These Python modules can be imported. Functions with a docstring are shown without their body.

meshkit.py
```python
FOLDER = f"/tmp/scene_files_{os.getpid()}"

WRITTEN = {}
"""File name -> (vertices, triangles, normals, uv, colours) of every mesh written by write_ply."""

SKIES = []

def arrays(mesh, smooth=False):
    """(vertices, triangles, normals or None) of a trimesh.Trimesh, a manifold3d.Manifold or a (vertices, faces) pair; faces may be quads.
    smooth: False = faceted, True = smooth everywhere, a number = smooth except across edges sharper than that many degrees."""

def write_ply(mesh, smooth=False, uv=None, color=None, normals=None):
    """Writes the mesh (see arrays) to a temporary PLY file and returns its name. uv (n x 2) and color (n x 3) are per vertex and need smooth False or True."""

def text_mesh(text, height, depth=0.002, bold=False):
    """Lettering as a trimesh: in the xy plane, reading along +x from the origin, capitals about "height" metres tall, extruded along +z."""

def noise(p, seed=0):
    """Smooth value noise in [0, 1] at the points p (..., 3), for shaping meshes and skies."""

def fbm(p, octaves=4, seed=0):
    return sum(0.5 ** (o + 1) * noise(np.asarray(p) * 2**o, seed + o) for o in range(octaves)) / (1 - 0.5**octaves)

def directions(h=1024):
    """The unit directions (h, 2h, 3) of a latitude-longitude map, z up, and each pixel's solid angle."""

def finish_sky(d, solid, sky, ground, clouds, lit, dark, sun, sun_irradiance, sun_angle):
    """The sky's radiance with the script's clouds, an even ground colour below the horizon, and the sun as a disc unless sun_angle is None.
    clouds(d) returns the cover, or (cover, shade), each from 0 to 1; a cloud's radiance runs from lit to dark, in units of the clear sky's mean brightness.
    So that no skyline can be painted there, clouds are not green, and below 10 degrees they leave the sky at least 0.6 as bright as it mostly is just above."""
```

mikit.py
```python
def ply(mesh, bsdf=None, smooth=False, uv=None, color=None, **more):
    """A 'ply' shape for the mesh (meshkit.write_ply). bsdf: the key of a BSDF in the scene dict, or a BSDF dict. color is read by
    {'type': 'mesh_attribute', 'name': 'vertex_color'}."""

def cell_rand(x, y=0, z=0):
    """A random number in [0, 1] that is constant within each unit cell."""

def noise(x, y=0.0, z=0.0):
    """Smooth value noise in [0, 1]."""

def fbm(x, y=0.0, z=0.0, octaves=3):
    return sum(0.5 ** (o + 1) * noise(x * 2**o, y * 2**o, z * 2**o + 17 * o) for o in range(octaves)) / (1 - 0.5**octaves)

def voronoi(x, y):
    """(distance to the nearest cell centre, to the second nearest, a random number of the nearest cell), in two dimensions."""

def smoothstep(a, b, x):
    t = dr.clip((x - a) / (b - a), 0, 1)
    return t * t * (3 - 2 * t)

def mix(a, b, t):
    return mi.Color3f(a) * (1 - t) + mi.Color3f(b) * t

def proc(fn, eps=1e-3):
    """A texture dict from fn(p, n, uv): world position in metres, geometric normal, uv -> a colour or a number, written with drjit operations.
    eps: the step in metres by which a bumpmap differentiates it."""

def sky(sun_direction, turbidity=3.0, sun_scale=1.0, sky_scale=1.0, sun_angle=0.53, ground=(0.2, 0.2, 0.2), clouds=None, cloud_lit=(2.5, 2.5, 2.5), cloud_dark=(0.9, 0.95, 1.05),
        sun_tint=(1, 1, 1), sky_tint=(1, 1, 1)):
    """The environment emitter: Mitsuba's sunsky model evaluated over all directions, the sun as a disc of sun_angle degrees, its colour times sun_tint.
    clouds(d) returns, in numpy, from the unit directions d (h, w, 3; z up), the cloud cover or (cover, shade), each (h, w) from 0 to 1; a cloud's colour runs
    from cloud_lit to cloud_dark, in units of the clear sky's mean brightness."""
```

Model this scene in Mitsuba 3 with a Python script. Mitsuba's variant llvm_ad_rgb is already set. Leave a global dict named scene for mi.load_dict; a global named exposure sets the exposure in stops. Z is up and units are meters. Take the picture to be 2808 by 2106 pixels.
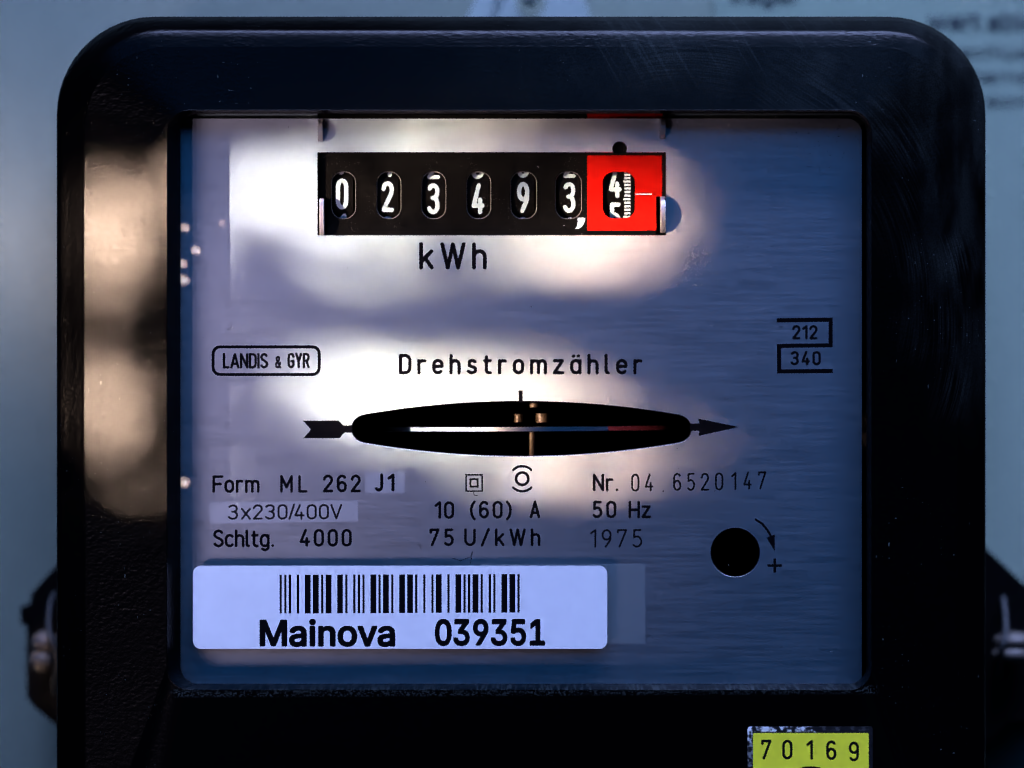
import math, random
import numpy as np, trimesh, mitsuba as mi, drjit as dr, mikit, meshkit
from mikit import noise, fbm, smoothstep, mix
from shapely.geometry import LineString, Polygon, Point, box
from shapely.ops import unary_union
from shapely import affinity

T = mi.ScalarTransform4f
scene, labels = {}, {}

# ------------------------------------------------------------------ camera, light, exposure
D = 0.60                       # metres from the lens to the dial
K = 0.07e-3                    # metres on the dial per measured unit
CU, CV, ROLL = 1404.0, 1053.0, 0.0050
exposure = 0.0
scene['camera'] = {
    'type': 'thinlens', 'fov': 2 * math.degrees(math.atan(1404 * K / D)), 'fov_axis': 'x',
    'aperture_radius': 0.0075, 'focus_distance': D - 0.003, 'near_clip': 0.05, 'far_clip': 30.0,
    'to_world': T().look_at(origin=[0, -D, 0], target=[0, 0, 0], up=[math.sin(ROLL), 0, math.cos(ROLL)])}


def place(u, v, y=0.0):
    """a measured point (2808 x 2106 units) on the plane at depth y"""
    c, s, k = math.cos(ROLL), math.sin(ROLL), K * (D + y) / D
    a, b = (u - CU) * c - (v - CV) * s, (u - CU) * s + (v - CV) * c
    return np.array([a * k, y, -b * k])


def key_of(name):
    if name not in scene and not any(k.startswith(name + '__') for k in scene):
        return name
    i = 1
    while f'{name}_{i:03d}' in scene or any(k.startswith(f'{name}_{i:03d}__') for k in scene):
        i += 1
    return f'{name}_{i:03d}'


SUN = np.array([-1.92, -1.50, 0.03])      # unseen warm disc standing in for the low sun, far left
HIGH = np.array([-1.20, -1.74, -0.85])    # unseen paler spots, lower left, placed to give the dial its base light
lamp_no = 0


def spot(src, u, v, r, power, color, y=0.0, soft=0.15, jit=(0, 0, 0)):
    """an unseen focused spot at src; r = radius of its pool of light in measured units"""
    global lamp_no
    lamp_no += 1
    p, o = place(u, v, y), np.asarray(src, float) + np.asarray(jit)
    d = np.linalg.norm(p - o)
    cut = math.degrees(math.atan(r * K / d))
    up = [0, 0, 1]
    scene[f'unseen_lamp_{lamp_no:03d}'] = {'type': 'spot', 'sampling_weight': 3.0, 'to_world': T().look_at(origin=o.tolist(), target=p.tolist(), up=up),
                                    'cutoff_angle': cut, 'beam_width': cut * soft,
                                    'intensity': {'type': 'rgb', 'value': [float(power * d * d * c) for c in color]}}


WARM = (1.0, 0.76, 0.56)
ROSE = (1.0, 0.80, 0.74)
PALE = (0.80, 0.66, 0.90)


# unseen disc as the low sun; an unseen leafy branch (built at the end) stands between it and the meter
SUN_R, SUN_E = 0.0130, 42.0
scene['unseen_sun_disc'] = {'type': 'disk', 'to_world': T().look_at(origin=SUN.tolist(), target=[0, 0, 0], up=[0, 0, 1]) @ T().scale([SUN_R, SUN_R, 1]),
                     'emitter': {'type': 'area', 'sampling_weight': 14.0,
                                 'radiance': {'type': 'rgb', 'value': [float(SUN_E * (SUN @ SUN) / (math.pi * SUN_R ** 2) * c) for c in (1.0, .685, .51)]}}}
labels['unseen_sun_disc'] = {'label': 'unseen small warm disc far to the left, in place of the low sun', 'category': 'unseen_lamp'}
for r, j in ((2000, -.30), (1250, .16), (1500, -.17), (1800, .04), (1000, .30), (1650, -.06)):
    spot(HIGH, 480, 800, r, 0.20, PALE, soft=0.0, jit=(j, -j * .6, j * .4))  # unseen pale light over the dial, strongest at the left
for r in (300, 480, 700):
    spot([-1.5, -1.5, 1.1], -60, 600, r, 1.25, (1.0, .72, .80), y=0.10, soft=0.0)  # unseen spots placed to brighten the board at the left edge
# tiny added spots imitate glints near the left edge of the dial
for u, v, r, e in ((508, 625, 17, 4.0), (537, 686, 17, 4.5), (501, 723, 16, 4.0), (504, 768, 18, 5.0), (610, 613, 13, 1.2), (506, 1323, 19, 4.0)):
    spot([.62, -1.8, -.25], u, v, r, e, (1.0, .66, .5), soft=0.2)
for r in (900, 1400, 2000):
    spot([.35, -1.05, 2.65], 2300, -500, r, 0.55, (.35, .62, .85), y=0.10, soft=0.0)  # unseen cool spots placed to brighten the top right of the board

# unseen broad cool panel above and in front, lighting sticker and board
W0 = T().look_at(origin=[0.35, -1.05, 2.65], target=[0, 0, 0], up=[0, 1, 0])
scene['unseen_cool_panel'] = {'type': 'rectangle', 'to_world': W0 @ T().scale([1.0, 0.5, 1]),
                            'emitter': {'type': 'area', 'sampling_weight': 12.0, 'radiance': {'type': 'rgb', 'value': [13.0, 16.5, 33.0]}}}
labels['unseen_cool_panel'] = {'label': 'unseen bright bluish panel above and in front of the meter, lighting sticker and board', 'category': 'unseen_light'}

# unseen dim blue panel behind the camera, placed to tint the dial
scene['unseen_blue_panel'] = {'type': 'rectangle', 'to_world': T().look_at(origin=[0, -2.5, 1.9], target=[0, 0, 0], up=[0, 0, 1]) @ T().scale([2.6, 1.2, 1]),
                            'emitter': {'type': 'area', 'sampling_weight': 8.0, 'radiance': {'type': 'rgb', 'value': [.030, .20, .66]}}}
labels['unseen_blue_panel'] = {'label': 'unseen wide dim blue panel behind the camera, placed to tint the dial', 'category': 'opening'}

# ------------------------------------------------------------------ materials
def mat(name, d, two=True):
    scene[name] = {'type': 'twosided', 'inner': d} if two else d
    return name


def rgb(*c):
    return {'type': 'rgb', 'value': list(c)}


MM = 1e-3
U = lambda u: place(u, CV)[0]       # where a dial coordinate lies (for wear and grain)
V = lambda v: place(CU, v)[2]


def streak_color(p, n, uv):
    a = noise(p.x * 150, p.z * 3100) * 0.55 + noise(p.x * 330 + 9, p.z * 4600) * 0.45
    b = noise(p.x * 900, p.z * 900, 3.0)
    s = 0.75 + 0.30 * a + 0.10 * (b - 0.5)
    s = s * (1 - .5 * smoothstep(.955, .975, noise(p.x * 1300, p.z * 1300, 5.0))) * (.94 + .08 * fbm(p.x * 70, p.z * 70))
    return mi.Color3f(s * 0.93, s * 0.95, s * 0.99)


def streak_rough(p, n, uv):
    return 0.30 + 0.06 * noise(p.x * 60, p.z * 3000)


def streak_diff(p, n, uv):
    s = 0.10 + 0.50 * noise(p.x * 150, p.z * 3100)
    return mi.Color3f(s, s, s * 1.02)


scene['aluminium_sheen'] = {'type': 'roughconductor', 'material': 'Al', 'distribution': 'beckmann', 'alpha_u': 0.34, 'alpha_v': 0.25,
                            'specular_reflectance': mikit.proc(streak_color)}
mat('aluminium', {'type': 'blendbsdf', 'weight': 0.07, 'bsdf_0': {'type': 'ref', 'id': 'aluminium_sheen'},
                  'bsdf_1': {'type': 'diffuse', 'reflectance': mikit.proc(streak_diff)}})
mat('steel', {'type': 'principled', 'base_color': rgb(.62, .62, .64), 'metallic': 0.6, 'roughness': 0.38})
mat('wire_grey', {'type': 'principled', 'base_color': rgb(.02, .024, .026), 'metallic': 0.2, 'roughness': 0.5})
mat('disc_metal', {'type': 'roughconductor', 'material': 'Al', 'alpha': 0.20, 'specular_reflectance': .95})
mat('dust_grey', {'type': 'diffuse', 'reflectance': rgb(.30, .29, .27)})
mat('bare_edge', {'type': 'principled', 'base_color': rgb(.20, .19, .18), 'metallic': 0.3, 'roughness': 0.4})
mat('brass', {'type': 'principled', 'base_color': rgb(.045, .028, .014), 'metallic': 0.4, 'roughness': 0.5})
mat('ink', {'type': 'diffuse', 'reflectance': rgb(.0035, .0035, .005)})
mat('matt_black', {'type': 'diffuse', 'reflectance': rgb(.006, .006, .007)})


def counter_black(p, n, uv):
    s = 0.001 + 0.003 * fbm(p.x * 300, p.z * 300) + 0.03 * smoothstep(.86, .9, noise(p.x * 4000, p.z * 4000)) * smoothstep(.62, .8, noise(p.x * 260, p.z * 260))
    return mi.Color3f(s, s * .96, s * .9)


mat('counter_black', {'type': 'principled', 'base_color': mikit.proc(counter_black), 'roughness': 0.45, 'specular': 0.06})
mat('counter_red', {'type': 'principled', 'base_color': rgb(.60, .006, .002), 'roughness': 0.5, 'specular': 0.08})
mat('white_paint', {'type': 'principled', 'base_color': rgb(.82, .82, .80), 'roughness': 0.5})
mat('dull_red', {'type': 'principled', 'base_color': rgb(.07, .006, .013), 'roughness': 0.5})


def bezel_color(p, n, uv):
    x, z = p.x, p.z
    # wiped dust: broad arcs swept round the upper right corner, with fine streaks along them
    def swirl(cu, cv, r, w, a):
        dx, dz = x - U(cu), z - V(cv)
        rr = dr.sqrt(dx * dx + dz * dz)
        ang = dr.atan2(dz, dx)
        f = dr.exp(-dr.square((rr - r * K) / (w * K)))
        return a * f * smoothstep(.25, .8, noise(rr * 5200, ang * 5)) * smoothstep(.2, .75, noise(ang * 7 + cu, rr * 60)), ang
    d = mi.Float(0)
    for (cu, cv, r, w, a, a0, a1) in [(1880, 820, 640, 60, .9, -.35, 1.9), (1750, 900, 850, 70, .8, -.3, 1.3), (1500, 1050, 980, 60, .5, .3, 1.5),
                                      (1950, 900, 690, 45, 1.0, -.5, .6), (2050, 640, 500, 55, .6, .1, 1.6)]:
        s, ang = swirl(cu, cv, r, w, a)
        d = d + s * smoothstep(a0, a0 + .35, ang) * (1 - smoothstep(a1 - .3, a1, ang))
    # slanting wipe marks on the top face
    t = x + z * 0.55
    wipe = smoothstep(.62, .9, noise(t * 2600, z * 30)) * smoothstep(.5, .75, noise(x * 55 + 3, z * 70)) * smoothstep(V(300), V(130), z) * smoothstep(U(1150), U(1700), x)
    haze = smoothstep(U(900), U(1900), x) * smoothstep(V(480), V(120), z) * (.35 + .65 * fbm(x * 160, z * 160))
    hazer = smoothstep(U(2400), U(2640), x) * smoothstep(V(1300), V(700), z) * smoothstep(.3, .8, fbm(x * 300, z * 90))
    grain = .45 + .9 * noise(x * 6500, z * 6500)
    d = (d * 0.42 + wipe * .34 + haze * .38 + hazer * .42) * grain
    # single specks
    cell = noise(x * 2400, z * 2400, p.y * 2400)
    speck = smoothstep(.93, .96, cell) * smoothstep(.45, .75, noise(x * 120, z * 120)) * .9
    # chipped, whitened edge at the upper right corner of the window
    wx, wz = smoothstep(U(2150), U(2240), x) * (1 - smoothstep(U(2352), U(2380), x)), smoothstep(V(345), V(322), z)
    lip = smoothstep(-.0087, -.0083, p.y) * (1 - smoothstep(-.0066, -.0052, p.y)) * smoothstep(V(372), V(340), z) * (1 - smoothstep(V(296), V(292), z))
    chip = wx * lip * smoothstep(.40, .56, fbm(x * 1100, z * 3000, p.y * 1500)) * .8
    # gritty lower lip
    grit = smoothstep(U(470), U(500), x) * (1 - smoothstep(U(2370), U(2395), x)) * (1 - smoothstep(V(1880), V(1868), z)) * smoothstep(V(1898), V(1890), z) * smoothstep(.5, .75, noise(x * 4500, z * 4500)) * .6
    k = dr.clip(d * .07 + speck * .25 + grit * .12, 0, 1)
    base = mi.Color3f(.0010, .0010, .0012)
    return mix(mix(base, mi.Color3f(.36, .46, .45), k), mi.Color3f(.72, .66, .66), dr.clip(chip, 0, 1))


def bezel_bump(p, n, uv):
    a = fbm(p.x * 1300, p.z * 2300, p.y * 1300, octaves=2) * (.55 + .8 * noise(p.x * 140, p.z * 140))
    b = noise(p.x * 500 + p.z * 120, p.z * 5200)
    return a * 1.0 + b * 0.10


scene['bakelite_plain'] = {'type': 'roughplastic', 'diffuse_reflectance': mikit.proc(bezel_color), 'distribution': 'beckmann', 'alpha': 0.11, 'int_ior': 1.5, 'specular_reflectance': .25}
scene['bakelite'] = {'type': 'twosided', 'inner': {'type': 'bumpmap', 'arbitrary': {'type': 'ref', 'id': 'bakelite_plain'},
                                                  'bump': mikit.proc(bezel_bump, eps=1.2e-4), 'scale': 0.000045}}
mat('black_plastic', {'type': 'principled', 'base_color': rgb(.002, .002, .0025), 'roughness': 0.35, 'specular': 0.15})
scene['glass'] = {'type': 'thindielectric', 'int_ior': 1.5}


def paper_blue(p, n, uv):
    s = .84 + .03 * fbm(p.x * 300, p.z * 300)
    return mi.Color3f(s * .93, s * .95, s)


mat('sticker_white', {'type': 'principled', 'base_color': mikit.proc(paper_blue), 'roughness': 0.55, 'specular': 0.3})
scene['foil_sheen'] = {'type': 'roughconductor', 'material': 'Al', 'distribution': 'beckmann', 'alpha_u': 0.31, 'alpha_v': .24, 'specular_reflectance': .98}
mat('foil', {'type': 'blendbsdf', 'weight': .27, 'bsdf_0': {'type': 'ref', 'id': 'foil_sheen'}, 'bsdf_1': {'type': 'diffuse', 'reflectance': rgb(.80, .77, .78)}})


mat('grey_film', {'type': 'blendbsdf', 'weight': .24, 'bsdf_0': {'type': 'ref', 'id': 'foil_sheen'}, 'bsdf_1': {'type': 'diffuse', 'reflectance': rgb(.45, .50, .50)}})


def yellow_col(p, n, uv):
    s = .92 + .12 * fbm(p.x * 500, p.z * 500)
    return mi.Color3f(.92 * s, .90 * s, .04)


mat('yellow', {'type': 'principled', 'base_color': mikit.proc(yellow_col), 'roughness': 0.5, 'specular': 0.3})


def worn_border(p, n, uv):
    x, z = p.x, p.z
    e1 = smoothstep(V(1997.5), V(1992.5), z) * (1 - smoothstep(U(2210), U(2225), x))
    e2 = 1 - smoothstep(U(2052), U(2057), x)
    e2 = e2 * smoothstep(V(2045), V(2000), z) + e2 * .25
    e3 = dr.exp(-dr.square((x - U(2216)) / (4 * K))) * smoothstep(V(2010), V(1996), z)
    e4 = smoothstep(V(1996), V(1992), z) * .06
    k = dr.clip(e1 + e2 + e3 + e4, 0, 1) * smoothstep(.42, .66, fbm(x * 1500, z * 1500))
    return mix(mi.Color3f(.006, .006, .008), mi.Color3f(.75, .78, .78), k)


mat('worn_black', {'type': 'principled', 'base_color': mikit.proc(worn_border), 'roughness': 0.5, 'specular': 0.3})


def panel_col(p, n, uv):
    s = .90 + .14 * fbm(p.x * 45, p.z * 14) + .04 * noise(p.x * 900, p.z * 900)
    return mi.Color3f(.235 * s, .285 * s, .225 * s)


mat('panel_paint', {'type': 'principled', 'base_color': mikit.proc(panel_col), 'roughness': 0.5, 'specular': 0.4})
mat('notice_paper', {'type': 'diffuse', 'reflectance': rgb(.26, .34, .275)})
mat('notice_ink', {'type': 'diffuse', 'reflectance': rgb(.05, .06, .07)})
mat('zinc', {'type': 'principled', 'base_color': rgb(.40, .48, .44), 'metallic': 0.2, 'roughness': 0.45})
mat('lead', {'type': 'principled', 'base_color': rgb(.12, .105, .09), 'metallic': 0.2, 'roughness': 0.5})


# ------------------------------------------------------------------ mesh helpers
def to_world_poly(poly, y):
    """a polygon drawn in measured units (v down) as one in the plane (x, z) at depth y"""
    c, s, k = math.cos(ROLL), math.sin(ROLL), K * (D + y) / D
    return affinity.affine_transform(poly, [c * k, -s * k, -s * k, -c * k, (-CU * c + CV * s) * k, (CU * s + CV * c) * k])


def extrude(poly, y, depth):
    """prism whose front (towards the camera) lies at y and whose back at y + depth; poly in (x, z)"""
    out = []
    for g in getattr(poly, 'geoms', [poly]):
        if g.is_empty or g.area <= 0:
            continue
        m = trimesh.creation.extrude_polygon(g, depth, engine='earcut')
        v = m.vertices
        m.vertices = np.stack([v[:, 0], y + depth - v[:, 2], v[:, 1]], 1)
        out.append(m)
    return trimesh.util.concatenate(out)


def part(key, mesh, bsdf, smooth=False, label=None, uv=None):
    scene[key] = mikit.ply(mesh, bsdf, smooth=smooth, uv=uv)
    if label:
        labels[key] = {'label': label}
    return key


def flat(key, poly, y, bsdf, depth=0.06 * MM, label=None):
    return part(key, extrude(to_world_poly(poly, y), y, depth), bsdf, label=label)


def rrect(l, t, r, b, rad):
    return box(l + rad, t + rad, r - rad, b - rad).buffer(rad, quad_segs=10)


def arc(cx, cy, rx, ry, a0, a1, n=14):
    t = np.radians(np.linspace(a0, a1, n))
    return [(cx + rx * math.cos(a), cy + ry * math.sin(a)) for a in t]


# ------------------------------------------------------------------ the engraver's lettering: strokes, cap height 1
O5 = lambda w=.5, h=1.0: [arc(w / 2, h - w / 2, w / 2, w / 2, 0, 180) + arc(w / 2, w / 2, w / 2, w / 2, 180, 360) + [(w, h - w / 2)]]
BOWL = arc(.24, .46, .24, .25, 0, 180) + arc(.24, .25, .24, .25, 180, 360) + [(.48, .46)]
GL = {
    '0': (.50, O5()),
    '1': (.26, [[(0, .80), (.26, 1), (.26, 0)]]),
    '2': (.50, [arc(.25, .74, .25, .26, 172, -28) + [(0, 0), (.50, 0)]]),
    '3': (.50, [arc(.23, .76, .25, .24, 150, -75) + [(.20, .53)] + arc(.22, .27, .27, .27, 78, -150)]),
    '4': (.52, [[(.30, 1), (0, .24), (.52, .24)], [(.38, .46), (.38, 0)]]),
    '5': (.48, [[(.44, 1), (.05, 1), (.04, .55)] + arc(.21, .31, .27, .31, 118, -140)]),
    '6': (.50, [arc(.27, .76, .21, .24, 35, 90) + arc(.25, .70, .25, .30, 90, 180) + [(0, .3)] + arc(.25, .29, .25, .29, 180, 540)]),
    '7': (.50, [[(0, .84), (0, 1), (.50, 1), (.10, 0)]]),
    '8': (.50, [arc(.25, .77, .22, .23, 0, 360), arc(.25, .27, .25, .27, 0, 360)]),
    '9': (.50, [arc(.25, .71, .25, .29, 0, 360), arc(.25, .71, .25, .29, 0, -20) + [(.48, .42), (.20, 0)]]),
    'k': (.46, [[(0, 1), (0, 0)], [(.44, .70), (.02, .27)], [(.16, .42), (.46, 0)]]),
    'W': (.92, [[(0, 1), (.24, 0), (.46, 1), (.68, 0), (.92, 1)]]),
    'h': (.47, [[(0, 1), (0, 0)], [(0, .44)] + arc(.235, .465, .235, .235, 180, 0) + [(.47, 0)]]),
    'D': (.54, [[(0, 0), (0, 1), (.26, 1)] + arc(.26, .72, .28, .28, 90, 0) + arc(.26, .28, .28, .28, 0, -90) + [(0, 0)]]),
    'r': (.34, [[(0, .70), (0, 0)], [(0, .44)] + arc(.20, .48, .20, .22, 180, 90) + [(.34, .68)]]),
    'e': (.48, [[(0, .37), (.48, .37)] + arc(.24, .46, .24, .25, 0, 180) + arc(.24, .24, .24, .24, 180, 318)]),
    's': (.44, [arc(.23, .54, .21, .17, 35, 180)[:10] + [(.07, .42), (.14, .375), (.33, .325), (.42, .27)] + arc(.21, .17, .22, .17, 25, -150)]),
    't': (.34, [[(.10, .92), (.10, .15)] + arc(.26, .15, .16, .15, 180, 270) + [(.32, 0)], [(0, .70), (.32, .70)]]),
    'o': (.48, [BOWL]),
    'm': (.80, [[(0, .70), (0, 0)], [(0, .50)] + arc(.20, .50, .20, .20, 180, 0) + [(.40, 0)], [(.40, .50)] + arc(.60, .50, .20, .20, 180, 0) + [(.80, 0)]]),
    'z': (.48, [[(0, .70), (.46, .70), (0, 0), (.48, 0)]]),
    'ä': (.48, [BOWL, [(.48, .70), (.48, 0)], [(.10, .97), (.11, .97)], [(.38, .97), (.39, .97)]]),
    'l': (.15, [[(0, 1), (0, .13)] + arc(.13, .13, .13, .13, 180, 270)]),
    'F': (.52, [[(0, 0), (0, 1), (.56, 1)], [(0, .50), (.46, .50)]]),
    'M': (.68, [[(0, 0), (0, 1), (.34, .28), (.68, 1), (.68, 0)]]),
    'L': (.44, [[(0, 1), (0, 0), (.44, 0)]]),
    'J': (.38, [[(.38, 1), (.38, .22)] + arc(.18, .22, .20, .22, 0, -140)]),
    'S': (.54, [arc(.27, .76, .26, .24, 30, 200) + [(.10, .60), (.44, .42)] + arc(.27, .25, .27, .25, 30, -150)]),
    'c': (.44, [arc(.24, .46, .24, .25, 40, 180) + arc(.24, .25, .24, .25, 180, 320)]),
    'g': (.48, [BOWL, [(.48, .70), (.48, -.10)] + arc(.25, -.06, .23, .20, -10, -140)]),
    '.': (.10, [[(.05, .015), (.05, .02)]]),
    'U': (.60, [[(0, 1), (0, .30)] + arc(.30, .30, .30, .30, 180, 360) + [(.60, 1)]]),
    '/': (.44, [[(0, -.02), (.44, 1.04)]]),
    'A': (.66, [[(0, 0), (.33, 1), (.66, 0)], [(.11, .27), (.55, .27)]]),
    'H': (.60, [[(0, 0), (0, 1)], [(.60, 0), (.60, 1)], [(0, .48), (.60, .48)]]),
    'N': (.58, [[(0, 0), (0, 1), (.58, 0), (.58, 1)]]),
    '(': (.20, [arc(.62, .45, .62, .75, 130, 230)]),
    ')': (.20, [arc(-.42, .45, .62, .75, 50, -50)]),
    'x': (.50, [[(0, .74), (.50, 0)], [(.50, .74), (0, 0)]]),
    'V': (.62, [[(0, 1), (.31, 0), (.62, 1)]]),
    'I': (.01, [[(0, 0), (0, 1)]]),
    'Y': (.50, [[(0, 1), (.25, .45), (.50, 1)], [(.25, .45), (.25, 0)]]),
    'R': (.50, [[(0, 0), (0, 1), (.25, 1)] + arc(.25, .75, .25, .25, 90, -90) + [(0, .5)], [(.25, .5), (.50, 0)]]),
    'G': (.50, [arc(.25, .75, .25, .25, 10, 180) + arc(.25, .25, .25, .25, 180, 360) + [(.5, .45), (.28, .45)]]),
    '&': (.56, [[(.56, 0), (.14, .66)] + arc(.26, .80, .16, .19, 200, -40) + [(.06, .42)] + arc(.22, .24, .22, .24, 140, 330) + [(.54, .45)]]),
    ' ': (.3, []),
}


def text(s, L, R, base, cap, sw, wide=1.0, only=None):
    """lettering that spans L..R (outer edges), standing on base, cap high, strokes sw thick; a polygon in measured units"""
    H = cap - sw
    ws = [GL[c][0] * H * wide for c in s]
    gap = (R - L - sw - sum(ws)) / (len(s) - 1) if len(s) > 1 else 0
    x, out = L + sw / 2, []
    if len(s) == 1:
        x = (L + R) / 2 - ws[0] / 2
    for c, w in zip(s, ws):
        for st in GL[c][1]:
            pts = [(x + a * H * wide, base - sw / 2 - b * H) for a, b in st]
            out.append(LineString(pts).buffer(sw / 2, quad_segs=5, join_style='round'))
        x += w + gap
    return unary_union(out)


def font_mesh(s, L, R, base, cap, y, bold, depth=0.06 * MM, grow=0.0):
    """printed sans lettering between L and R, standing on base"""
    m = meshkit.text_mesh(s, 1.0, 0.1, bold)
    top = m.vertices[:, :2][m.faces[m.face_normals[:, 2] > .5]]
    g = unary_union([Polygon(t).buffer(1e-4) for t in top]).buffer(grow).simplify(.004)
    a, b, c_, d = g.bounds
    g = affinity.affine_transform(g, [(R - L) / (c_ - a), 0, 0, -cap / (1 + 2 * grow), L - a * (R - L) / (c_ - a), base - grow * cap / (1 + 2 * grow)])
    return extrude(to_world_poly(g, y), y, depth)


# ------------------------------------------------------------------ the setting
Y_WALL = 0.105
m = extrude(box(-.19, -.19, .19, .19), Y_WALL, 0.01)
scene['wall'] = mikit.ply(m, 'panel_paint')
labels['wall'] = {'label': 'blurred grey blue mounting board behind the meter', 'category': 'wall', 'kind': 'structure'}

# printed notice on the board, upper right
yn = Y_WALL - 0.0012
flat('notice__sheet', rrect(1960, -260, 3100, 2500, 6), yn, 'notice_paper', depth=0.15 * MM)
labels['notice'] = {'label': 'blurred pale notice with lines of dark print on the board, upper right', 'category': 'notice'}
yi = yn - 0.0003
for s, L, R, b, cap, bold in [('träger', 1998, 2195, 6, 48, True), ('wert ablesen', 2545, 2960, 80, 46, True), ('anschluss oder', 2560, 3010, 158, 34, False),
                              ('unternehmer', 2600, 2990, 226, 34, False), ('personal', 2600, 2880, 292, 34, False)]:
    part(key_of('notice__lettering'), font_mesh(s, L, R, b, cap, yi, bold), 'notice_ink')

# ------------------------------------------------------------------ the meter
ME = 'electricity_meter'
labels[ME] = {'label': 'black electricity meter with glazed aluminium dial, counter wheels and turning disc', 'category': 'electricity meter'}


def ring(l, t, r, b, rad, y, ytop=None, ybot=None, n=14):
    """points of a rounded rectangle at depth y, starting at the top left corner; rad = (top left, top right, bottom right, bottom left)"""
    rad = rad if isinstance(rad, tuple) else (rad,) * 4
    pts = []
    for (cx, cy, r0, a0) in ((l + rad[0], t + rad[0], rad[0], 180), (r - rad[1], t + rad[1], rad[1], 270), (r - rad[2], b - rad[2], rad[2], 0), (l + rad[3], b - rad[3], rad[3], 90)):
        for a in np.radians(np.linspace(a0, a0 + 90, n)):
            pts.append((cx + r0 * math.cos(a), cy + r0 * math.sin(a)))
    ytop = y if ytop is None else ytop
    w = [min(max((t + max(rad) - v) / max(rad), 0), 1) for u, v in pts]
    ybot = y if ybot is None else ybot
    w2 = [min(max((v - (b - max(rad))) / max(rad), 0), 1) for u, v in pts]
    ease = lambda a: 3 * a * a - 2 * a ** 3
    return np.array([place(u, v, y + (ytop - y) * ease(a) + (ybot - y) * ease(c)) for (u, v), a, c in zip(pts, w, w2)])


def loft(rings, close_back=False):
    n = len(rings[0])
    v, f = np.vstack(rings), []
    for i in range(len(rings) - 1):
        for j in range(n):
            a, b = i * n + j, i * n + (j + 1) % n
            f += [(a, b, b + n), (a, b + n, a + n)]
    return trimesh.Trimesh(v, f, process=False)


rings = [ring(215, 105, 2640, 2760, 225, .098), ring(156, 46, 2702, 2802, 268, .012), ring(156, 46, 2702, 2802, 268, .0012), ring(158, 48, 2700, 2800, 267, .0007)]
prof_a = np.array([0, .0075]); 
outer, inner = (160, 50, 2698, 2790, 266), (236, 130, 2622, 2640, 214)
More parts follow.
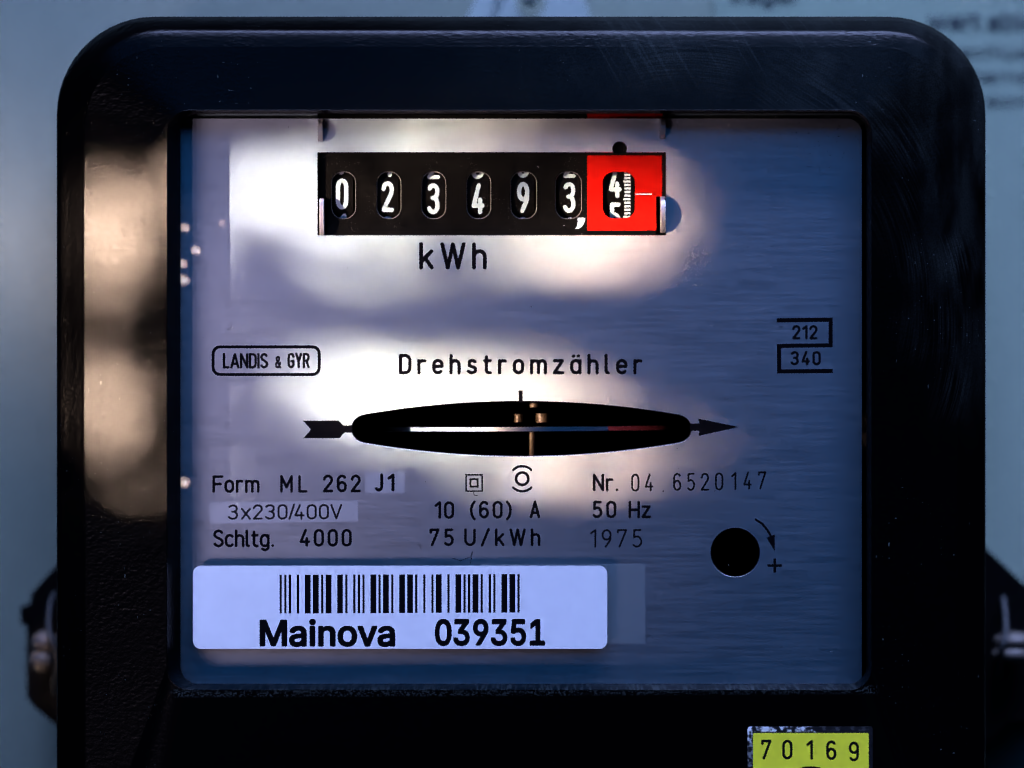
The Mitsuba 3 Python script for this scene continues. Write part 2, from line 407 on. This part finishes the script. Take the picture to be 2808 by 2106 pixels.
# shoulder: draft wall, then a rounded edge, then the face begins
for f, y, yt in [(.02, -.0017, -.0030), (.10, -.00205, -.0044), (.30, -.0028, -.0068), (.40, -.0032, -.0077), (.50, -.0036, -.0081), (.64, -.0042, -.0084), (.84, -.0050, -.00875), (.89, -.00525, -.00882), (.92, -.00537, -.00887),
                 (.95, -.00546, -.00892), (.975, -.00552, -.00896), (1.0, -.00558, -.0090)]:
    q = [o + (i - o) * f for o, i in zip(outer, inner)]
    rings.append(ring(*q, y + .002, yt + .002, -.0090 * f + (1 - f) * (y + .002)))
rings += [ring(455, 301, 2392, 1893, 62, -.0090), ring(457.5, 302, 2390.5, 1892, 61, -.0091), ring(460, 303, 2389, 1890.5, 60, -.0089),
          ring(493, 310, 2378, 1877, 50, -.0026), ring(495, 312, 2376, 1875, 50, -.0020), ring(478, 299, 2392, 1890, 50, -.0012), ring(478, 299, 2392, 1890, 50, .03)]
part(ME + '__housing', loft(rings), 'bakelite', smooth=28)
# inner box so that nothing shines through from behind
part(ME + '__base', extrude(to_world_poly(rrect(240, 130, 2620, 2740, 200), .085), .085, .012), 'matt_black')

yg = -.0028
g = to_world_poly(box(481, 301, 2390, 1889), yg)
c = np.array(g.exterior.coords)[:4]
part(ME + '__window_pane', trimesh.Trimesh(np.stack([c[:, 0], c[:, 0] * 0 + yg, c[:, 1]], 1), [[0, 1, 2], [0, 2, 3]], process=False), 'glass')

# dust and lint on the pane
rd = np.random.default_rng(3)
fl = []
for i_ in range(90):
    if i_ < 55:
        u, v = 2130 + 230 * rd.random() ** .8, 330 + 110 * rd.random() ** 1.6
    else:
        u, v = rd.uniform(520, 2350), rd.uniform(330, 1850)
    a_, r_ = rd.uniform(0, math.pi), rd.uniform(.8, 2.4)
    L_ = r_ * rd.choice([.6, .8, 1.0, 2.2])
    o_ = np.array([(u + L_ * math.cos(a_ + t) * (1 if k % 2 else .7), v + r_ * .6 * math.sin(a_ + t)) for k, t in enumerate(np.linspace(0, 2 * math.pi, 6)[:-1])])
    fl.append(Polygon(o_).buffer(0))
lint = [LineString(p_).buffer(.75) for p_ in ([(1240, 1530), (1262, 1538), (1290, 1527), (1296, 1512), (1290, 1545)], [(1392, 1552), (1405, 1560), (1420, 1557)], [(1296, 1345), (1301, 1358), (1310, 1359)])]
part(ME + '__window_pane__dust', trimesh.util.concatenate([extrude(to_world_poly(p_, yg), yg - .06 * MM, .05 * MM) for p_ in fl if p_.area > 0]), 'dust_grey')
part(ME + '__window_pane__lint', extrude(to_world_poly(unary_union(lint), yg), yg - .06 * MM, .05 * MM), 'ink')
labels[ME + '__window_pane__lint'] = {'kind': 'stuff'}
labels[ME + '__window_pane__dust'] = {'kind': 'stuff'}

# dial plate with its openings
CTR = (1430.0, 1175.5)


def lens(grow=0.0):
    xs = np.linspace(-434, 434, 61)
    top = [(CTR[0] + x, CTR[1] - (75 - 1.98e-4 * x * x)) for x in xs]
    bot = [(CTR[0] + x, CTR[1] + (75 - 1.98e-4 * x * x)) for x in xs[::-1]]
    a = Polygon(top + bot)
    e = [Point(CTR[0] + s * 428, CTR[1]).buffer(37.5, quad_segs=16) for s in (-1, 1)]
    return unary_union([a] + e).buffer(6).buffer(-6 + grow)


dial = rrect(440, 325.5, 2363, 1905, 40)
counter_hole = unary_union([box(871.5, 418.5, 1825.5, 644.5), Point(1699, 408).buffer(19.5, quad_segs=16)])
holes = [counter_hole, lens(), Point(2016, 1514.5).buffer(67, quad_segs=24), box(872, 330, 887, 388), box(1809, 326, 1824, 381)]
CH, CD = 1.1, .10 * MM            # the punched edges are slightly broken


def broken_edge(poly, y0=0.0, CH=CH, CD=CD):
    p = np.array(poly.exterior.coords)[:-1]
    if poly.exterior.is_ccw:
        p = p[::-1]
    e = np.roll(p, -1, 0) - p
    nn = np.stack([-e[:, 1], e[:, 0]], 1) / np.linalg.norm(e, axis=1)[:, None]
    m_ = nn + np.roll(nn, 1, 0)
    m_ /= np.maximum(np.linalg.norm(m_, axis=1)[:, None], .3)
    if not Polygon(p + m_ * CH).area > poly.area:
        m_ = -m_
    n_ = len(p)
    a = np.array([place(u, v, y0) for u, v in p + m_ * CH]); b = np.array([place(u, v, y0 + CD) for u, v in p])
    i = np.arange(n_); j = (i + 1) % n_
    return trimesh.Trimesh(np.vstack([a, b]), np.vstack([np.stack([i, j, j + n_], 1), np.stack([i, j + n_, i + n_], 1)]), process=False)


edges = [broken_edge(h) for h in (counter_hole, lens(), holes[2])]
front = dial.difference(unary_union([h.buffer(CH, join_style='mitre') for h in holes[:3]] + holes[3:]))
dial = dial.difference(unary_union(holes))
fm = extrude(to_world_poly(front, 0), 0, CD)
bm = extrude(to_world_poly(dial, CD), CD, 0.74 * MM)
bm.update_faces(bm.triangles_center[:, 1] > CD + 1e-6)
fm.update_faces(fm.triangles_center[:, 1] < CD - 1e-6)
dm = trimesh.util.concatenate([fm, bm] + edges)
DP = ME + '__dial_plate'
part(DP, dm, 'aluminium', uv=np.stack([dm.vertices[:, 0] + dm.vertices[:, 1], dm.vertices[:, 2] + dm.vertices[:, 1]], 1))

YP = -0.05 * MM


def letter(poly, label=None):
    return flat(key_of(DP + '__lettering'), poly, YP, 'ink', depth=0.045 * MM, label=label)


letter(text('kWh', 1149.5, 1335, 739, 74.5, 10.6))
letter(text('Drehstromzähler', 1094, 1761.5, 1026.5, 56, 8.8))
letter(unary_union([text('LANDIS', 611, 735.5, 1010.5, 42.5, 6.6, wide=.80), text('&', 754, 771.5, 1010.5, 35, 5.2, wide=.72), text('GYR', 788.5, 849.5, 1010, 42.5, 6.4, wide=.72)]))
letter(rrect(580.6, 947, 879.6, 1031, 23).difference(rrect(588.6, 955, 871.6, 1023, 16)))
letter(text('Form', 582.5, 712, 1351.4, 48, 7.2)); letter(text('ML', 768.3, 843, 1351, 48, 7.2)); letter(text('262', 885.5, 989.5, 1350, 48.5, 7.4))
letter(text('Schltg.', 584.4, 753.4, 1500.6, 48.5, 7.3)); letter(text('4000', 821.7, 964.7, 1499, 48.7, 7.4))
letter(unary_union([box(1276, 1300, 1324.4, 1348.6).difference(box(1280.2, 1304.2, 1320.2, 1344.4)), box(1287.3, 1311.5, 1312.3, 1337).difference(box(1292.3, 1316.5, 1307.3, 1332))]))
letter(text('10', 1191.6, 1245.4, 1422.8, 48.3, 7.3)); letter(text('(60)', 1288.5, 1403.4, 1421.8, 48.3, 7.2)); letter(text('A', 1447.4, 1486.4, 1420.6, 48, 7.3, wide=.80))
letter(text('75', 1177.5, 1244.5, 1497.5, 48.3, 7.3)); letter(text('U/kWh', 1272.8, 1482, 1497.5, 48.3, 7.3))
letter(text('Nr.', 1625.7, 1698, 1347, 48, 7.2)); letter(text('50', 1624.8, 1690, 1421, 48, 7.3)); letter(text('Hz', 1723.5, 1785.5, 1421, 47.5, 7.2))
letter(unary_union([text(ch, u - 20, u + 20, b, 49, 5.0, wide=.80) for ch, u, b in
                    [('0', 1742, 1348), ('4', 1780, 1347.5), ('.', 1818.5, 1350), ('6', 1857, 1346), ('5', 1895, 1346), ('2', 1933, 1345.5), ('0', 1972, 1344.5), ('1', 2012, 1343.5), ('4', 2050, 1342), ('7', 2090, 1341.5)]]),
       label='thin stamped serial number')
letter(text('1975', 1618, 1761, 1501.5, 50.5, 4.9), label='thin stamped year')
sv = 11.2
letter(LineString([(2130, 878.3), (2277.7, 876.7), (2277.7, 946.6), (2136, 949), (2136.4, 1018.2), (2283.5, 1017.3)]).buffer(sv / 2, cap_style='flat', join_style='mitre'))
letter(text('212', 2172, 2242, 931, 39.6, 6.6)); letter(text('340', 2168, 2250.7, 1002, 39.4, 6.6))
letter(Polygon([(832, 1154), (928, 1153), (941.5, 1167), (966, 1166), (966, 1186), (944, 1186.5), (931, 1201.3), (832, 1201.3), (852.7, 1178.4)]))
letter(Polygon([(1892, 1161.5), (1918, 1161.5), (1914.6, 1147.9), (2026, 1170.8), (1914.6, 1195.6), (1918, 1181.3), (1892, 1181.3)]))
letter(box(1422.4, 1071, 1433.4, 1103))
letter(unary_union([LineString([(2072.3, 1425), (2090, 1436), (2103.5, 1452.6), (2114, 1470)]).buffer(3.1), Polygon([(2102, 1474.3), (2124.4, 1465.6), (2124.6, 1512.3)])]))
letter(unary_union([box(2104.8, 1547.2, 2144, 1554.4), box(2120.8, 1531.3, 2128, 1570.4)]))

# sheet-metal tongues that hold the register
for (u0, u1, v0, v1) in [(873, 886, 329, 387), (1810, 1823, 325, 380), (876, 888, 544, 645), (1811, 1823.5, 538, 638)]:
    h, prot = (v1 - v0) * K, 2.1 * MM if v1 - v0 < 70 else (1.1 * MM if u0 < 1000 else 2.5 * MM)
    z1, x0, x1 = place(u0, v0)[2], place(u0, v0)[0], place(u1, v0)[0]
    prof = [(a, b) for a, b in arc(0, -h / 2, prot, h / 2, 90, -90, 18)] + [(-2.6 * MM, -h), (-2.6 * MM, 0)]
    mm_ = trimesh.creation.extrude_polygon(Polygon(prof), x1 - x0, engine='earcut')
    v = mm_.vertices
    mm_ = trimesh.Trimesh(np.stack([x0 + v[:, 2], -v[:, 0], z1 + v[:, 1]], 1), mm_.faces[:, ::-1], process=False)
    mm_.fix_normals()
    part(key_of(ME + '__tongue'), mm_, 'steel')

# register: black face, red field, wheels with raised white numerals
YC = 1.3 * MM
slots = [(942.5, 64), (1066.6, 64), (1189.7, 64), (1313, 64), (1436, 69), (1559, 69), (1696.7, 88)]
cut = unary_union([rrect(c - w / 2, 472, c + w / 2, 599, 30) for c, w in slots])
CP = ME + '__counter_plate'
cp = box(876, 290, 1832, 660).difference(cut.buffer(1.9)).difference(box(1798, 540, 1826, 646)).difference(box(872, 542, 897, 646))
part(CP, extrude(to_world_poly(cp, YC), YC, 0.45 * MM), 'counter_black')
red = unary_union([rrect(1609.7, 426, 1816, 632.5, 3), box(1609.7, 291, 1816, 345)]).difference(box(1799.6, 539, 1830, 640)).difference(cut)
for c, w in slots[:6]:
    part(key_of(CP + '__slot_edge'), broken_edge(rrect(c - w / 2, 472, c + w / 2, 599, 30), YC, 1.9, .35 * MM), 'bare_edge')
flat(CP + '__red_field', red, YC - .06 * MM, 'counter_red', depth=.05 * MM)
flat(CP + '__pointer', box(1742, 530.4, 1787.4, 534.4), YC - .11 * MM, 'white_paint', depth=.04 * MM)
q = lambda x, y: (1380 + x / 4.254, 290 + y / 4.254)
flat(CP + '__comma', Polygon([q(*a) for a in [(868, 1307), (957, 1307), (951, 1350), (925, 1400), (880, 1435), (836, 1438), (862, 1400), (869, 1350)]]), YC - .06 * MM, 'white_paint', depth=.05 * MM)

WR = 97.0 * K * 10 / (2 * math.pi)        # wheel radius from the pitch of the numerals
YF = 2.0 * MM                             # foremost line of the wheels


def bend(poly, vc, lift):
    """wraps a flat drawing (measured units, vc = the wheel's equator) onto a wheel"""
    g = to_world_poly(poly, YF)
    m = extrude(g, 0, 0.1 * MM)
    m = m.subdivide_to_size(0.9 * MM, max_iter=6) if True else m
    zc = place(CU, vc, YF)[2]
    v = m.vertices
    a = (v[:, 2] - zc) / WR
    rr = WR + lift - v[:, 1]
    m.vertices = np.stack([v[:, 0], YF + WR - rr * np.cos(a), zc + rr * np.sin(a)], 1)
    return m


digits = [(938, 531.5, 0), (1063, 539, 2), (1189, 545, 3), (1311, 545, 4), (1434.5, 541.5, 9), (1561.5, 541.5, 3), (1687, 500.5, 4)]
VC = 536.0
for (u, vc, d), (sc, sw_) in zip(digits, slots):
    half = 30 if sc < 1600 else 42
    cu = u if sc < 1600 else 1697
    p0, p1 = place(cu - half, VC, YF), place(cu + half, VC, YF)
    cyl = trimesh.creation.cylinder(radius=WR, height=p1[0] - p0[0], sections=96)
    cyl.apply_transform(trimesh.transformations.rotation_matrix(math.pi / 2, [0, 1, 0]))
    cyl.apply_translation([(p0[0] + p1[0]) / 2, YF + WR, p0[2]])
    wk = part(key_of(ME + '__number_wheel'), cyl, 'counter_black', smooth=40)
    for o in (-1, 0, 1):
        n = (d + o) % 10
        poly = text(str(n), u - 20, u + 20, vc + 42.5 + o * 97, 85, 11.8, wide=.62)
        part(key_of(wk + '__numeral'), bend(poly, VC, .12 * MM), 'white_paint')
    if sc > 1600:
        tk = []
        for i in range(-12, 13):
            v0 = 516.9 + 9.75 * i      # ticks beside the tenths, every fifth longer
            tk.append(bend(box(1709 if (i + 2) % 5 == 0 else 1712, v0 - 2.9, 1729, v0 + 2.9), VC, .12 * MM))
        part(wk + '__scale', trimesh.util.concatenate(tk), 'white_paint')

# rotor behind the lens-shaped opening
zd, xd, RD = place(CU, 1176.8, .004)[2], place(1430, CV, .004)[0], 0.046
yd = 0.0032 + RD
disc = trimesh.creation.cylinder(radius=RD, height=0.82 * MM, sections=360)
disc.apply_translation([xd, yd, zd])
part(ME + '__rotor_disc', disc, 'disc_metal', smooth=40)
a0, a1 = math.asin((place(1669, CV)[0] - xd) / RD), math.asin((place(1900, CV)[0] - xd) / RD)
seg = []
for i in range(24):
    t0, t1 = a0 + (a1 - a0) * i / 24, a0 + (a1 - a0) * (i + 1) / 24
    r = RD + .08 * MM
    seg.append([[xd + r * math.sin(t), yd - r * math.cos(t), zd + s * .40 * MM] for t, s in ((t0, -1), (t1, -1), (t1, 1), (t0, 1))])
v = np.array(seg).reshape(-1, 3)
f = np.array([[4 * i, 4 * i + 1, 4 * i + 2, 4 * i + 3] for i in range(24)])
part(ME + '__rotor_disc__red_mark', trimesh.Trimesh(v, np.vstack([f[:, [0, 1, 2]], f[:, [0, 2, 3]]]), process=False), 'dull_red', label='red marked stretch of the disc rim')
ys = .004
yb = .0225


def cyl_z(u, v0, v1, r, y):
    a, b = place(u, v0, y), place(u, v1, y)
    c = trimesh.creation.cylinder(radius=r, height=abs(a[2] - b[2]), sections=28)
    c.apply_translation([a[0], y, (a[2] + b[2]) / 2])
    return c


yq = .0012
part(ME + '__spindle', trimesh.util.concatenate([cyl_z(1459, 1184, 1300, .00055, .008)]), 'brass', smooth=40)
for (u, v0, v1, r) in [(1422, 1136, 1157, .0008), (1488, 1134, 1158, .0013), (1465, 1098, 1117, .0009)]:
    part(key_of(ME + '__brass_pin'), cyl_z(u, v0, v1, r, .011), 'brass', smooth=40)

# rail behind the upper edge of the dial
for a, b in ((492, 870), (1833, 2370)):
    part(key_of(ME + '__rail'), extrude(to_world_poly(box(a, 290, b, 340), .0016), .0016, .001), 'zinc')

# seal lugs of the terminal cover
def lug(pts, y0, y1):
    a = to_world_poly(Polygon(pts), y0)
    b = a.buffer(-.0012, join_style='mitre')
    return trimesh.util.concatenate([extrude(b, y0 - .0012, .0013), extrude(a, y0, y1 - y0)])


YL = .062
part(ME + '__seal_lug', lug([(330, 1500), (200, 1508), (150, 1556), (85, 1627), (83, 1655), (56, 1665), (56, 1710), (73, 1715), (73, 1912), (94, 1938), (170, 2004), (330, 2010)], YL, .1), 'black_plastic', smooth=False)
part(ME + '__seal_lug_001', lug([(2560, 1440), (2690, 1490), (2810, 1604), (2990, 1700), (2990, 1990), (2770, 1992), (2700, 2052), (2560, 2060)], YL, .1), 'black_plastic')


def tube(pts, r, n=10):
    p = np.array(pts, float)
    from scipy.interpolate import CubicSpline
    t = np.linspace(0, 1, len(p))
    s = CubicSpline(t, p)(np.linspace(0, 1, 40))
    tg = np.gradient(s, axis=0); tg /= np.linalg.norm(tg, axis=1)[:, None]
    a = np.cross(tg, [0, 1, 0.01]); a /= np.linalg.norm(a, axis=1)[:, None]
    b = np.cross(tg, a)
    ang = np.linspace(0, 2 * math.pi, n, endpoint=False)
    rings_ = [s + r * (math.cos(w) * a + math.sin(w) * b) for w in ang]
    v = np.stack(rings_, 1).reshape(-1, 3)
    f = []
    for i in range(len(s) - 1):
        for j in range(n):
            k0, k1 = i * n + j, i * n + (j + 1) % n
            f += [(k0, k1, k1 + n), (k0, k1 + n, k0 + n)]
    m = trimesh.Trimesh(v, f, process=False)
    m.fix_normals()
    return m


def lead_seal(u, v, ru, rv, y, wire, label):
    k = key_of('lead_seal')
    labels[k] = {'label': label, 'category': 'seal', }
    c, rx = place(u, v, y), ru * K * (D + y) / D
    rz = rv * K * (D + y) / D
    # two crimped halves with a seam between them
    halves = []
    for s in (-1, 1):
        m = trimesh.creation.icosphere(subdivisions=3)
        m.apply_scale([rx, .0032, rz * .60])
        m.apply_translation(c + np.array([s * .0002, 0, s * rz * .42]))
        halves.append(m)
    part(k + '__lead', trimesh.util.concatenate(halves), 'lead', smooth=True)
    part(k + '__wire', tube([place(a, b, d) for a, b, d in wire], .0007), 'wire_grey', smooth=True)
    return k


lead_seal(122, 1786, 37, 56, YL - .006, [(152, 1628, YL - .003), (138, 1660, YL - .006), (134, 1700, YL - .008), (136, 1740, YL - .010), (150, 1775, YL - .011), (160, 1820, YL - .010), (152, 1860, YL - .008), (156, 1900, YL - .004)],
          'lead seal on a twisted wire hanging from the left lug of the meter')
lead_seal(2778, 1775, 55, 42, YL - .006, [(2752, 1640, YL - .003), (2757, 1690, YL - .006), (2758, 1730, YL - .008), (2752, 1765, YL - .010), (2742, 1800, YL - .009), (2735, 1850, YL - .006)],
          'lead seal on a wire hanging from the right lug, cut by the picture edge')

# hanger above the meter, with the screw that carries it
YH = .088
tri = Polygon([(1270, 110), (1372, -130), (1536, -130), (1630, 110)]).buffer(14)
part(ME + '__hanger', extrude(to_world_poly(tri.difference(Point(1455, 8).buffer(40)), YH), YH, .003), 'zinc')
part(ME + '__hanger_rib', extrude(to_world_poly(Polygon([(1296, 110), (1376, -110), (1396, -110), (1322, 110)]), YH - .002), YH - .002, .0019), 'zinc')
scr = trimesh.creation.icosphere(subdivisions=3)
scr.apply_scale([24 * K * 1.1, .004, 24 * K * 1.1])
scr.apply_translation(place(1453, -2, YH - .001))
part('hanging_screw', scr, 'zinc', smooth=True)
labels['hanging_screw'] = {'label': 'pale round screw head in the hanger hole above the meter', 'category': 'screw'}

# ------------------------------------------------------------------ stickers
ysb = yg - .22 * MM
K1 = 'barcode_sticker'
labels[K1] = {'label': 'white barcode sticker with bold name and number 039351 on the window', 'category': 'sticker'}
part(K1 + '__paper', extrude(to_world_poly(rrect(529, 1551.5, 1665, 1779.5, 22), ysb), ysb, .14 * MM), 'sticker_white')
bars = [(218, 233), (250, 265), (281, 297), (337, 352), (393, 432), (448, 488), (504, 519), (536, 575), (615, 654), (670, 686), (725, 741), (757, 773), (789, 804), (844, 883), (899, 915), (931, 971),
        (987, 1002), (1042, 1082), (1097, 1137), (1152, 1168), (1208, 1223), (1264, 1279), (1295, 1335), (1374, 1390), (1430, 1469), (1485, 1501), (1516, 1532), (1548, 1588), (1604, 1619),
        (1659, 1675), (1691, 1706), (1747, 1786), (1802, 1841), (1857, 1873)]
bc = unary_union([box(680 + a / 2.5136, 1577 - a * .0015, 680 + b / 2.5136, 1682.4 - a * .0015) for a, b in bars])
flat(K1 + '__barcode', bc, ysb - .05 * MM, 'ink', depth=.045 * MM)
part(K1 + '__lettering', font_mesh('Mainova', 711.8, 1083.8, 1770.7, 69.6, ysb - .05 * MM, True, .045 * MM, grow=.02), 'ink')
part(K1 + '__lettering_001', font_mesh('039351', 1192.4, 1494.8, 1769, 69.6, ysb - .05 * MM, True, .045 * MM, grow=.022), 'ink')

yd1 = -.12 * MM


def dial_sticker(key, poly, label, prints, film='foil'):
    labels[key] = {'label': label, 'category': 'sticker'}
    fm_ = extrude(to_world_poly(poly, yd1), yd1, .10 * MM)
    part(key + '__film', fm_, film, uv=np.stack([fm_.vertices[:, 0] + fm_.vertices[:, 1], fm_.vertices[:, 2] + fm_.vertices[:, 1]], 1))
    for p in prints:
        flat(key_of(key + '__lettering'), p, yd1 - .05 * MM, 'ink', depth=.045 * MM)


dial_sticker('type_sticker', box(1001.6, 1295.2, 1110.6, 1351.6), 'small silver sticker reading J1 at the end of the Form line', [text('J1', 1027, 1082, 1347.5, 49, 8.4, wide=1.0)])
sq = affinity.rotate(box(574.5, 1375.2, 982, 1433), -.9, origin='center')
dial_sticker('voltage_sticker', sq, 'long silver sticker reading 3x230/400V between two lines of print',
             [affinity.rotate(unary_union([text('3x', 626, 688, 1424.5, 42, 5.2, wide=1.2), text('230', 693.5, 788.5, 1424.5, 42, 5.2, wide=1.2), text('/', 791, 809.5, 1424.5, 42, 5.0, wide=.8), text('400', 807, 902, 1424.8, 42, 5.2, wide=1.2), text('V', 905.5, 939, 1424.8, 42, 5.2, wide=1.2)]), -.35, origin=(780, 1404))])
ar = lambda s: LineString([(1432 + 34.5 * math.sin(t), 1312.7 - s * 34.5 * math.cos(t)) for t in np.radians(np.linspace(-46, 46, 20))]).buffer(3.1)
dial_sticker('symbol_sticker', box(1376.7, 1262, 1486.8, 1368.6), 'square silver sticker with a circle between two arcs below the disc opening',
             [unary_union([Point(1432, 1312.7).buffer(20.6, quad_segs=16).difference(Point(1432, 1312.7).buffer(13.4, quad_segs=16)), ar(1), ar(-1)])])
dial_sticker('blank_sticker', box(1320, 1546.7, 1769, 1764.7), 'plain grey sticker half hidden behind the white barcode sticker', [], 'grey_film')

# yellow number sticker low on the housing
K2 = 'number_sticker'
labels[K2] = {'label': 'yellow sticker with black border and number 70169 low on the housing', 'category': 'sticker'}


def on_face(poly, lift, depth):
    y0 = -.0085
    m = extrude(to_world_poly(poly, y0), 0, depth)
    v = m.vertices
    # the lower face leans back slightly: from the window edge to the foot of the housing
    z0, z1 = place(CU, 1893, -.0090)[2], place(CU, 2640, -.0036)[2]
    t = (v[:, 2] - z0) / (z1 - z0)
    m.vertices = np.stack([v[:, 0], v[:, 1] - .0090 - lift, v[:, 2]], 1)
    return m


part(K2 + '__border', on_face(rrect(2049, 1991.5, 2392, 2290, 8), .30 * MM, .2 * MM), 'worn_black')
part(K2 + '__field', on_face(rrect(2064, 2008.8, 2381, 2275, 4), .35 * MM, .045 * MM), 'yellow')
num = [text(ch, u - 20, u + 20, b, 54, 7.2, wide=w) for ch, u, b, w in [('7', 2100, 2081, .9), ('0', 2158, 2081, .9), ('1', 2219, 2081.5, .9), ('6', 2278.4, 2083, .9)]]
num.append(affinity.rotate(text('6', 2320, 2360, 2086, 54, 7.0, wide=.9), 180, origin=(2340, 2059)))
part(K2 + '__lettering', on_face(unary_union(num), .41 * MM, .045 * MM), 'ink')
part(K2 + '__emblem', on_face(Point(2222, 2220).buffer(120).difference(Point(2222, 2220).buffer(104)), .41 * MM, .045 * MM), 'ink')

# ------------------------------------------------------------------ unseen leafy branch, leaves set out to dapple the low disc's light
rng = np.random.default_rng(7)
DU = 2808 / 2212


def openness(u, v):
    """how open the foliage is where a ray towards the dial point (u, v) passes it"""
    f = np.full(np.shape(u), .006)  # gaps shaped to the pools of light on dial and housing
    for (a, b, su, sv, k) in [
            (630, 428, 84, 54, 1.), (760, 440, 110, 52, .8), (1000, 440, 140, 44, .75), (1250, 440, 130, 52, .9), (1400, 450, 45, 50, .45),
            (950, 303, 140, 36, .95), (1150, 300, 120, 34, .5), (1330, 300, 100, 35, .10), (900, 552, 190, 34, .30), (1300, 536, 100, 38, 1.), (1190, 545, 90, 34, .6), (670, 560, 80, 45, .1),
            (660, 690, 110, 60, .16), (770, 640, 110, 40, .10), (740, 838, 58, 38, .85), (860, 852, 110, 50, 1.), (1060, 855, 125, 44, .85), (1250, 876, 105, 38, .5),
            (810, 950, 90, 28, .25), (1080, 1000, 80, 28, .7), (1280, 1000, 110, 32, .75), (1430, 970, 80, 38, .4), (1485, 915, 38, 34, .55), (1120, 925, 300, 34, .5),
            (322, 500, 105, 54, 1.), (318, 585, 100, 30, .75), (315, 880, 100, 50, 1.), (415, 942, 45, 20, .6), (360, 1010, 90, 16, .18), (345, 1085, 45, 14, .6), (405, 1112, 40, 15, .9),
            (255, 600, 26, 150, .9), (262, 900, 20, 110, .4),
            (862, 925, 62, 26, .9), (980, 420, 420, 135, .20), (1050, 545, 330, 60, .22), (1000, 900, 400, 120, .20), (720, 690, 150, 90, .14), (700, 500, 130, 110, .12), (1440, 480, 60, 70, .3)]:
        q_ = ((u / DU - a) / su) ** 2 + ((v / DU - b) / sv) ** 2
        f = np.maximum(f, k * np.exp(-0.5 * q_ ** 1.15))
    return np.clip(f, .006, 1)


def leaves(u0, u1, v0, v1, size, most, keep_out=None):
    """little pointed leaves between the light disc and the dial, as many over each spot as its openness asks for"""
    S = SUN
    tq = .60
    area = (u1 - u0) * (v1 - v0) * (K * tq) ** 2
    n = int(area / (.31 * size * size) * most)
    u, v = rng.uniform(u0, u1, n), rng.uniform(v0, v1, n)
    want = -np.log(openness(u, v)) / most if keep_out is None else np.where((u > keep_out[0]) & (u < keep_out[1]) & (v > keep_out[2]) & (v < keep_out[3]), 0, 1)
    ok = (rng.uniform(0, 1, n) < want) & (np.hypot(u + 966, (v - 1853)) > 215)      # a gap where the left seal catches the light
    u, v = u[ok], v[ok]
    n = len(u)
    c, s_ = math.cos(ROLL), math.sin(ROLL)
    a, b = (u - CU) * c - (v - CV) * s_, (u - CU) * s_ + (v - CV) * c
    P = np.stack([a * K, a * 0, -b * K], 1)
    t = tq + rng.uniform(-.012, .012, n)
    Q = S + (P - S) * t[:, None]
    w = (P - S) / np.linalg.norm(P - S, axis=1)[:, None]
    nrm = w + rng.normal(0, .35, (n, 3))
    nrm /= np.linalg.norm(nrm, axis=1)[:, None]
    e1 = np.cross(nrm, rng.normal(0, 1, (n, 3)))
    e1 /= np.linalg.norm(e1, axis=1)[:, None]
    e2 = np.cross(nrm, e1)
    L = size * rng.uniform(.7, 1.25, n)[:, None]
    pts = [Q - e1 * L * .6, Q + e2 * L * .30 - e1 * L * .1, Q + e1 * L * .6, Q - e2 * L * .30 - e1 * L * .1, Q + nrm * L * .08]
    vv = np.stack(pts, 1).reshape(-1, 3)
    k5 = np.arange(n)[:, None] * 5
    ff = np.concatenate([k5 + np.array([[0, 1, 4]]), k5 + np.array([[1, 2, 4]]), k5 + np.array([[2, 3, 4]]), k5 + np.array([[3, 0, 4]])], 0)
    return trimesh.Trimesh(vv, ff, process=False)


mat('leaf_green', {'type': 'diffuse', 'reflectance': rgb(.010, .020, .007)})
mat('bark', {'type': 'diffuse', 'reflectance': rgb(.06, .045, .03)})
roi = (-100, 2500, -150, 2400)
part('unseen_leafy_branch__foliage', trimesh.util.concatenate([leaves(*roi, .0037, 5.2), leaves(-4200, 5200, -2600, 4600, .016, 5.0, keep_out=(roi[0] + 60, roi[1] - 60, roi[2] + 60, roi[3] - 60))]), 'leaf_green')
part('unseen_leafy_branch__stem', tube([(-1.45, -.66, -.45), (-1.20, -.64, -.36), (-.95, -.63, -.26), (-.70, -.62, -.22), (-.50, -.62, -.20)], .004), 'bark', smooth=True)
labels['unseen_leafy_branch'] = {'label': 'unseen leafy green branch left of the meter, its leaves set out to dapple the light', 'category': 'branch'}
labels['unseen_leafy_branch__foliage'] = {'kind': 'stuff'}
